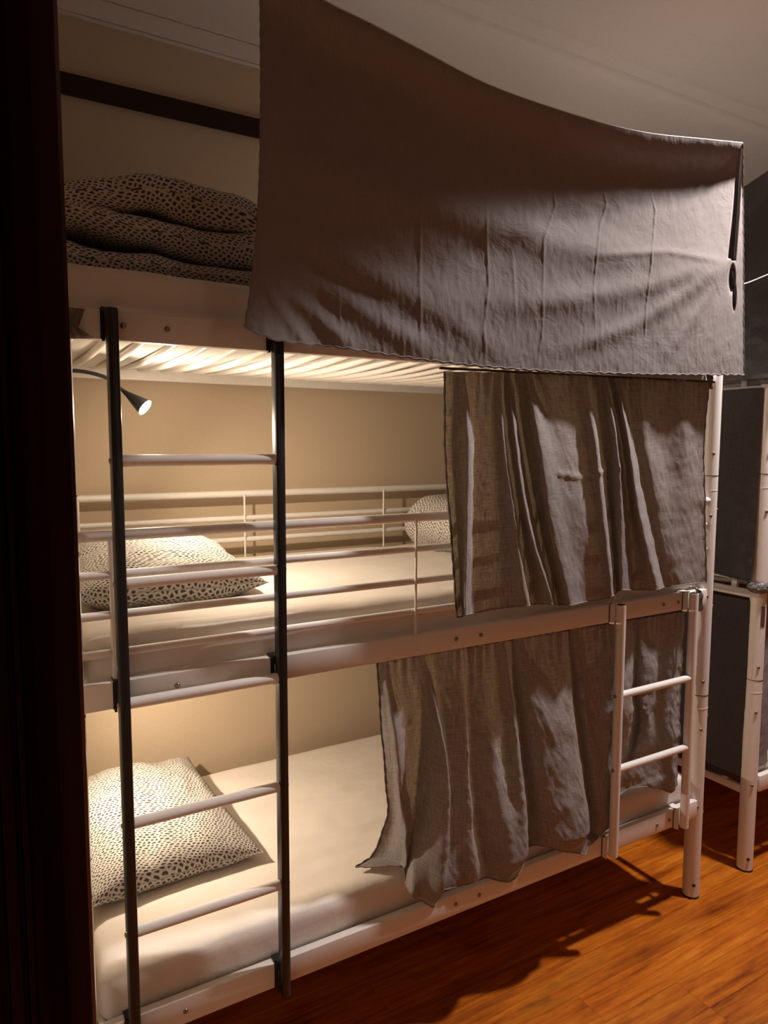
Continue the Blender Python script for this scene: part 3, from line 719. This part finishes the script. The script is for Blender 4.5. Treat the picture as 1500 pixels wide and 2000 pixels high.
# --- lower curtain
low = [
 [(735, 1290, 0.034), (745, 1400, 0.030), (757, 1520, 0.034), (766, 1600, 0.060), (748, 1670, 0.085), (706, 1729, 0.070)],
 [(742, 1289, 0.030), (755, 1400, 0.016), (768, 1520, 0.020), (778, 1610, 0.050), (768, 1675, 0.070), (735, 1730, 0.055)],
 [(752, 1288, 0.022), (768, 1400, 0.002), (779, 1530, 0.004), (787, 1640, 0.030), (784, 1690, 0.045), (765, 1724, 0.045)],
 [(770, 1286, 0.034), (792, 1400, 0.018), (794, 1560, 0.016), (794, 1650, 0.014), (792, 1700, 0.026), (782, 1720, 0.034)],
 [(790, 1282, 0.034), (812, 1400, 0.020), (808, 1560, 0.030), (800, 1680, 0.030), (790, 1718, 0.030)],
 [(812, 1279, 0.030), (826, 1400, 0.030), (818, 1560, 0.034), (806, 1690, 0.006), (798, 1742, -0.012)],
 [(824, 1277, 0.022), (838, 1400, 0.018), (838, 1520, 0.006), (832, 1660, -0.010), (822, 1757, -0.018)],
 [(832, 1276, 0.020), (852, 1400, -0.008), (868, 1520, -0.022), (864, 1650, -0.030), (849, 1772, -0.036)],
 [(845, 1274, 0.034), (862, 1400, 0.026), (874, 1520, 0.020), (874, 1650, 0.010), (858, 1742, -0.008)],
 [(870, 1270, 0.028), (884, 1400, 0.020), (894, 1540, 0.014), (890, 1650, 0.008), (890, 1732, -0.006)],
 [(900, 1265, 0.020), (908, 1400, 0.006), (915, 1540, 0.002), (920, 1650, -0.004), (926, 1722, -0.010)],
 [(912, 1263, 0.034), (918, 1400, 0.024), (926, 1540, 0.026), (938, 1650, 0.018), (950, 1714, -0.006)],
 [(940, 1258, 0.026), (952, 1400, 0.010), (965, 1540, -0.006), (978, 1650, -0.020), (980, 1722, -0.030)],
 [(965, 1254, 0.034), (980, 1400, 0.022), (992, 1540, -0.004), (1004, 1640, -0.028), (1000, 1720, -0.036)],
 [(985, 1250, 0.020), (1002, 1400, 0.006), (1016, 1540, -0.016), (1022, 1640, -0.022), (1018, 1700, -0.024)],
 [(996, 1248, 0.036), (1012, 1380, 0.034), (1026, 1520, 0.030), (1034, 1600, 0.026), (1030, 1655, 0.012)],
 [(1010, 1246, 0.022), (1030, 1380, 0.004), (1044, 1500, -0.006), (1056, 1590, -0.010), (1062, 1650, -0.014)],
 [(1040, 1241, 0.026), (1058, 1380, -0.008), (1078, 1500, -0.018), (1092, 1590, -0.026), (1100, 1662, -0.030)],
 [(1075, 1236, 0.028), (1092, 1380, -0.004), (1110, 1500, -0.014), (1124, 1590, -0.026), (1132, 1667, -0.032)],
 [(1098, 1232, 0.022), (1116, 1380, 0.004), (1130, 1500, -0.004), (1142, 1590, -0.016), (1145, 1668, -0.024)],
 [(1108, 1230, 0.038), (1126, 1380, 0.034), (1140, 1500, 0.030), (1150, 1590, 0.024), (1152, 1640, 0.010)],
 [(1120, 1228, 0.024), (1140, 1370, 0.012), (1154, 1480, 0.006), (1166, 1570, 0.004), (1172, 1630, -0.004)],
 [(1150, 1224, 0.028), (1160, 1350, 0.014), (1170, 1450, 0.006), (1186, 1540, 0.000), (1188, 1612, -0.006)],
 [(1190, 1218, 0.026), (1196, 1330, 0.004), (1188, 1430, -0.002), (1190, 1510, 0.000), (1192, 1590, 0.000)],
 [(1225, 1212, 0.030), (1232, 1330, 0.010), (1225, 1410, 0.006), (1208, 1490, 0.006), (1200, 1560, 0.006)],
 [(1240, 1210, 0.036), (1243, 1330, 0.030), (1243, 1420, 0.026), (1222, 1500, 0.018), (1212, 1552, 0.012)],
 [(1252, 1208, 0.024), (1254, 1330, 0.008), (1250, 1420, 0.006), (1236, 1490, 0.010), (1232, 1540, 0.010)],
 [(1280, 1204, 0.028), (1276, 1320, 0.004), (1262, 1390, 0.006), (1256, 1470, 0.012), (1258, 1536, 0.010)],
 [(1292, 1202, 0.034), (1290, 1330, 0.024), (1284, 1400, 0.024), (1286, 1470, 0.018), (1288, 1540, 0.010)],
 [(1315, 1198, 0.028), (1312, 1330, 0.022), (1308, 1400, 0.020), (1306, 1470, 0.010), (1308, 1546, 0.002)],
 [(1337, 1194, 0.034), (1334, 1330, 0.030), (1329, 1400, 0.026), (1326, 1470, 0.020), (1321, 1534, 0.010)],
]
lc_root = empty('curtain', (1.3, 0.03, 1.1)); tag(lc_root, 'taupe rumpled curtain hanging over the right half of the lowest bunk', 'curtain')
def post_low(q, t, s):
    d = 0.006*fbm(q.x*0.8, q.z*3.0, 8, 6)*min(1, t*2) if s > 0.80 else 0
    if t < 0.22: d += (0.0035+0.003*fbm(q.x, 0, 4, 6))*math.sin(q.x*190+4*fbm(q.x, 0, 3, 5))*(1-t/0.22)**1.5
    if q.z > 0.41: q.y = 0.014 + (q.y-0.014)*(1+0.6*min(1, max(0, t-0.08)*5)*min(1, (q.z-0.41)/0.05))
    # cloth that comes inboard lies on the mattress instead of sinking into it
    if q.y+d > 0.03 and q.z < 0.502: q.z = 0.502
    if -0.0035 < q.y+d <= 0.03 and q.z < 0.402: q.y = -0.006
    return Vector((q.x, q.y+d, q.z))
o, P = cloth('cloth', pxcols(low), 380, 110, M_CURT, lc_root, 0.004, 5.0, post_low)
hem(lc_root, [r[0] for r in P], M_HEM, 0.0026, 'side_hem'); hem(lc_root, P[-1], M_CURT, 0.0020); hem(lc_root, [r[-1] for r in P], M_CURT, 0.0026, 'side_hem')
bm = bmesh.new(); tube(bm, [(0.70, 0.032, 1.110), (2.00, 0.032, 1.104)], 0.0035, 8)
tag(obj('curtain_wire', bm, M_HEM), 'thin wire behind the middle rail holding the lowest curtain', 'wire')

# --- curtains round the second bed
def drape(name_label, p0, p1, ztop, zbot, nfold, amp, m, seed, nrm, sag=0.0, hemm=M_HEM, cat='curtain', ztop1=None):
    p0, p1, nrm = Vector(p0), Vector(p1), Vector(nrm); nu, nv = 110, 60; P = []
    for i in range(nv+1):
        t = i/nv; row = []
        for j in range(nu+1):
            s = j/nu; base = p0.lerp(p1, s); zt = ztop + ((ztop1 if ztop1 is not None else ztop)-ztop)*s - sag*math.sin(PI*s)
            z = zt + (zbot-zt)*t
            f = amp*(0.35+0.65*t)*math.sin(s*nfold*2*PI + seed + 0.9*math.sin(3*t+seed)) + 0.5*amp*fbm(s*3, t*1.5, seed, 1.5) + 0.0025*fbm(s*9, t*9, seed, 2)
            row.append(base + nrm*f + Vector((0, 0, z)))
        P.append(row)
    root = empty('curtain', (p0.x, p0.y, ztop)); tag(root, name_label, cat)
    obj('cloth', grid_mesh(P, metric_uv(P)), m, root, True, 180); hem(root, P[-1], hemm, 0.002)
    hem(root, [r[0] for r in P], hemm, 0.002, 'side_hem')
    return root
XE = 2.382
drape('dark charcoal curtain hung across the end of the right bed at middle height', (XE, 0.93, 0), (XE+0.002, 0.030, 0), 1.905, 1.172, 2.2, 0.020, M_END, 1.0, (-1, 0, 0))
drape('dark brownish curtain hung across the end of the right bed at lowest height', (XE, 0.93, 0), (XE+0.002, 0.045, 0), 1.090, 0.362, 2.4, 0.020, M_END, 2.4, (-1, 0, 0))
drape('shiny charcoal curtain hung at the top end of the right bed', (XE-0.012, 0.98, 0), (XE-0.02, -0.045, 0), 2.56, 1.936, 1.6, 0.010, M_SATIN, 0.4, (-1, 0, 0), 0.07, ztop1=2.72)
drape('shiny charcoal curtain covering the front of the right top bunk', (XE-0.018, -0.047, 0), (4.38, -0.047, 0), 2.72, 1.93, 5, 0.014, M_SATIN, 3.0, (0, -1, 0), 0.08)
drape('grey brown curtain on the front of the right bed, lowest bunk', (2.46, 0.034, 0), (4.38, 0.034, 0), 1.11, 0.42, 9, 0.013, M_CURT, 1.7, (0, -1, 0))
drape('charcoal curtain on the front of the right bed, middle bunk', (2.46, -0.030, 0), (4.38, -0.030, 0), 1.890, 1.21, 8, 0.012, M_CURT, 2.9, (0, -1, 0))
# pale cord tied between the two beds
a, b = atx(1450, 556, 2.20), atx(1503, 536, 2.30)
bm = bmesh.new(); tube(bm, catmull([at(1434, 515, -0.052), at(1446, 540, -0.045), atx(1458, 553, 2.22), atx(1503, 535, 2.29), (2.46, -0.075, b.z+0.05)], 14), 0.0022, 8)
tag(obj('tie_cord', bm, M_CORD), 'thin pale cord crossing the shiny charcoal curtain at the right', 'cord')

# ------------------------------------------------------------------ ladders
def ladder(name, xs, y, ztop, zbot, rungs, stile_m, label, r_st, square, hooks):
    root = empty(name, ((xs[0]+xs[1])/2, y, zbot)); tag(root, label, 'ladder')
    for i, x in enumerate(xs):
        bm = bmesh.new()
        if square: box(bm, (x-r_st*0.82, y-r_st*1.15, zbot), (x+r_st*0.82, y+r_st*1.15, ztop), 0.004)
        else: tube(bm, [(x, y, zbot), (x, y, ztop)], r_st, 20)
        st = obj('stile', bm, stile_m, root)
        if not square:
            bm = bmesh.new(); tube(bm, [(x, y, ztop-0.001), (x, y, ztop+0.001)], r_st*0.8, 16); obj('open_end', bm, M_DARK, st)
        for z in rungs:
            n = (-1, 0, 0) if i == 0 else (1, 0, 0); dx = r_st*0.82 if square else r_st
            bolt(st, (x + n[0]*dx, y, z), n, M_BOLT, 0.006)
        for z0, z1 in hooks:   # hook plate over the rail
            hm = stile_m
            bm = bmesh.new(); box(bm, (x-0.017, y+r_st*0.9, z0-0.004), (x-0.012, 0.002, z1+0.004)); box(bm, (x-0.017, -0.004, z1), (x+0.012, 0.028, z1+0.004))
            box(bm, (x-0.019, -0.0045, z0), (x-0.0165, 0.0, z1))
            obj('hook', bm, hm, st)
            if not square:
                bm = bmesh.new(); box(bm, (x-0.0225, -0.0015, z0+0.002), (x-0.0205, 0.0, z1-0.002)); obj('slot', bm, M_DARK, st)
    for z in rungs:
        bm = bmesh.new(); e = r_st*0.7; n = 10; pts = [(xs[0]+e+(xs[1]-xs[0]-2*e)*k/n, y, z) for k in range(n+1)]
        tube(bm, pts, 0.0125 if square else 0.0120, 16); obj('rung', bm, M_WHITE, root)
    return root
ladder('ladder', (0.0665, 0.4270), -0.022, 1.966, 0.318, (1.655, 1.395, 1.133, 0.862, 0.610), M_BLACK, 'tall ladder with black stiles and white rungs on the left of the bed', 0.0135, True, ((1.905, 1.966), (1.118, 1.178), (0.325, 0.390)))
ladder('ladder', (1.588, 1.948), -0.030, 1.180, 0.335, (0.881, 0.631), M_WHITE, 'short white ladder hooked to the bed between lowest and middle rails', 0.0155, False, ((1.118, 1.178), (0.325, 0.390)))

# ------------------------------------------------------------------ reading lamps
def reading_lamp(head, aim, neck, label, base):
    root = empty('reading_lamp', base); tag(root, label, 'lamp', 'clip lamps at the head end')
    L = 0.066; back = head - aim*L
    bm = bmesh.new(); pts = [back - aim*0.012, back, back+aim*0.012, back+aim*0.030, back+aim*0.050, head]
    tube(bm, pts, [0.0055, 0.0075, 0.0105, 0.0155, 0.0205, 0.0245], 28, caps=False)
    bmesh.ops.solidify(bm, geom=bm.faces[:], thickness=0.001)
    sh = obj('shade', bm, M_LAMP, root)
    bm = bmesh.new(); tube(bm, [head-aim*0.004, head-aim*0.002], 0.0225, 28); obj('lens', bm, M_GLOW, sh)
    bm = bmesh.new(); tube(bm, catmull(neck + [back-aim*0.03, back-aim*0.008], 30), 0.0052, 12); obj('gooseneck', bm, M_LAMP, root)
    b = Vector(base); bm = bmesh.new(); box(bm, b-Vector((0.022, 0.016, 0.03)), b+Vector((0.022, 0.016, 0.03)), 0.005); obj('clamp', bm, M_LAMP, root)
    bm = bmesh.new(); tube(bm, catmull([b-Vector((0, 0, 0.028)), b+Vector((-0.005, -0.01, -0.15)), b+Vector((0.034, -0.02, -0.285)), b+Vector((-0.01, -0.015, -0.30)), b+Vector((-0.03, 0, -0.5))], 24), 0.0025, 8); obj('cable', bm, M_LAMP, root)
    return root
yb = MID_HEAD.y
reading_lamp(MID_HEAD, MID_AIM, [at(95, 728, yb+0.03), at(142, 724, yb+0.02), at(180, 729, yb+0.01), at(213, 740, yb)], 'lit grey clip lamp on a bendy neck above the middle pillow', tuple(at(90, 735, yb+0.04)))
reading_lamp(LOW_HEAD, LOW_AIM, [(-0.10, 0.60, 1.075), (-0.08, 0.59, 1.09)], 'small clip lamp hidden behind the door frame over the lowest pillow', (-0.105, 0.61, 1.05))

# ------------------------------------------------------------------ small things
def wrap(c, r, hgt, seed, label, parent_cat='wrap'):
    """crumpled cling plastic wound round a post"""
    bm = bmesh.new(); nu, nv = 44, 14; V = []
    for i in range(nv+1):
        t = i/nv; row = []
        for j in range(nu):
            a = 2*PI*j/nu; q = Vector((math.cos(a), math.sin(a), 0))
            rr = r + 0.010*math.sin(PI*t)*(1+0.9*fbm(q.x*2, q.y*2, t*3+seed, 2)) + 0.004*abs(fbm(q.x*3, q.y*3, t*6+seed, 3))
            row.append(bm.verts.new(Vector(c) + q*rr + Vector((0, 0, hgt*(t-0.5) + 0.25*hgt*math.sin(a+seed)*0.5))))
        V.append(row)
    for i in range(nv):
        for j in range(nu): bm.faces.new((V[i][j], V[i][(j+1) % nu], V[i+1][(j+1) % nu], V[i+1][j]))
    o = obj('plastic_wrap', bm, M_PLAST, None, True, 60); tag(o, label, 'wrap'); return o
wrap((PX[0]+2.455, PY[0], 1.150), PR+0.004, 0.040, 1.0, 'crumpled dark plastic wrapped round the right bed post at middle height')
wrap((PX[0]+2.455, PY[0], 1.935), PR+0.003, 0.045, 5.0, 'crumpled dark plastic wrapped round the right bed post near its top')
def tie(pts, label, seed):
    bm = bmesh.new()
    for k in range(3):
        off = Vector((0.004*(k-1), -0.002*k, 0)); p = catmull([Vector(q)+off*(1 if i not in (0,) else 0.3) for i, q in enumerate(pts)], 16)
        tube(bm, p, [0.0035+0.0018*math.sin(i*1.7+k+seed) for i in range(len(p))], 8)
    o = obj('plastic_tie', bm, M_PLAST, None, True, 60); tag(o, label, 'tie'); return o
tie([(1.990, -0.004, 1.190), (1.985, -0.022, 1.182), (1.988, -0.026, 1.145), (1.990, -0.024, 1.115), (1.992, -0.012, 1.112), (1.996, -0.014, 1.150), (2.0, -0.006, 1.185)], 'black twisted plastic tie on the middle rail beside the short ladder', 0)
tie([(1.995, -0.006, 1.965), (1.990, -0.020, 1.950), (1.990, -0.024, 1.900), (1.994, -0.022, 1.882), (2.000, -0.014, 1.890), (2.006, -0.006, 1.945)], 'black twisted plastic tie under the top curtain beside the white post', 2)
# plastic at the left end of the top rail and the folded rail bracket
bm = bmesh.new(); q = [at(120, 600, -0.004), at(166, 603, -0.008), at(153, 640, -0.010), at(184, 661, -0.008), at(120, 662, -0.004)]
rows = []
for i in range(13):
    t = i/12; l = q[0].lerp(q[4], t); r = q[1].lerp(q[2], min(1, t*2)) if t < 0.5 else q[2].lerp(q[3], (t-0.5)*2)
    rows.append([l.lerp(r, s/14) + Vector((0, -0.005*abs(fbm(s/3, t*1.5, 3, 2)) - 0.003*math.sin(s*1.3+t*4), 0)) for s in range(15)])
bm = grid_mesh(rows, metric_uv(rows)); bmesh.ops.solidify(bm, geom=bm.faces[:], thickness=0.0015)
tag(obj('plastic_wrap', bm, M_PLAST2), 'grey striped plastic over the left end of the top rail', 'wrap')
# curled strip hanging behind the short ladder
p = catmull([at(1347, 1290, -0.012), at(1345, 1360, -0.014), at(1347, 1400, -0.02), at(1354, 1436, -0.03)], 16)
rows = [[c + Vector((dx*(1-0.85*(i/16)**3), 0, 0)) for dx in (-0.005, 0.0, 0.005)] for i, c in enumerate(p)]
bm = grid_mesh(rows, metric_uv(rows)); bmesh.ops.solidify(bm, geom=bm.faces[:], thickness=0.001)
tag(obj('plastic_strip', bm, M_TAG), 'narrow cream strip hanging between the short ladder and the white post', 'strip')

# the room's own ceiling light, outside the frame
root = empty('ceiling_lamp', (LAMP.x, LAMP.y, ZC)); tag(root, 'round flat ceiling light above the gap between the beds', 'lamp')
bm = bmesh.new(); tube(bm, [(LAMP.x, LAMP.y, ZC), (LAMP.x, LAMP.y, ZC-0.03), (LAMP.x, LAMP.y, ZC-0.045)], [0.12, 0.12, 0.11], 36); obj('base', bm, M_WHITE, root)
bm = bmesh.new(); tube(bm, [(LAMP.x, LAMP.y, ZC-0.045), (LAMP.x, LAMP.y, ZC-0.06)], [0.10, 0.09], 36); obj('lens', bm, M_GLOW, root)
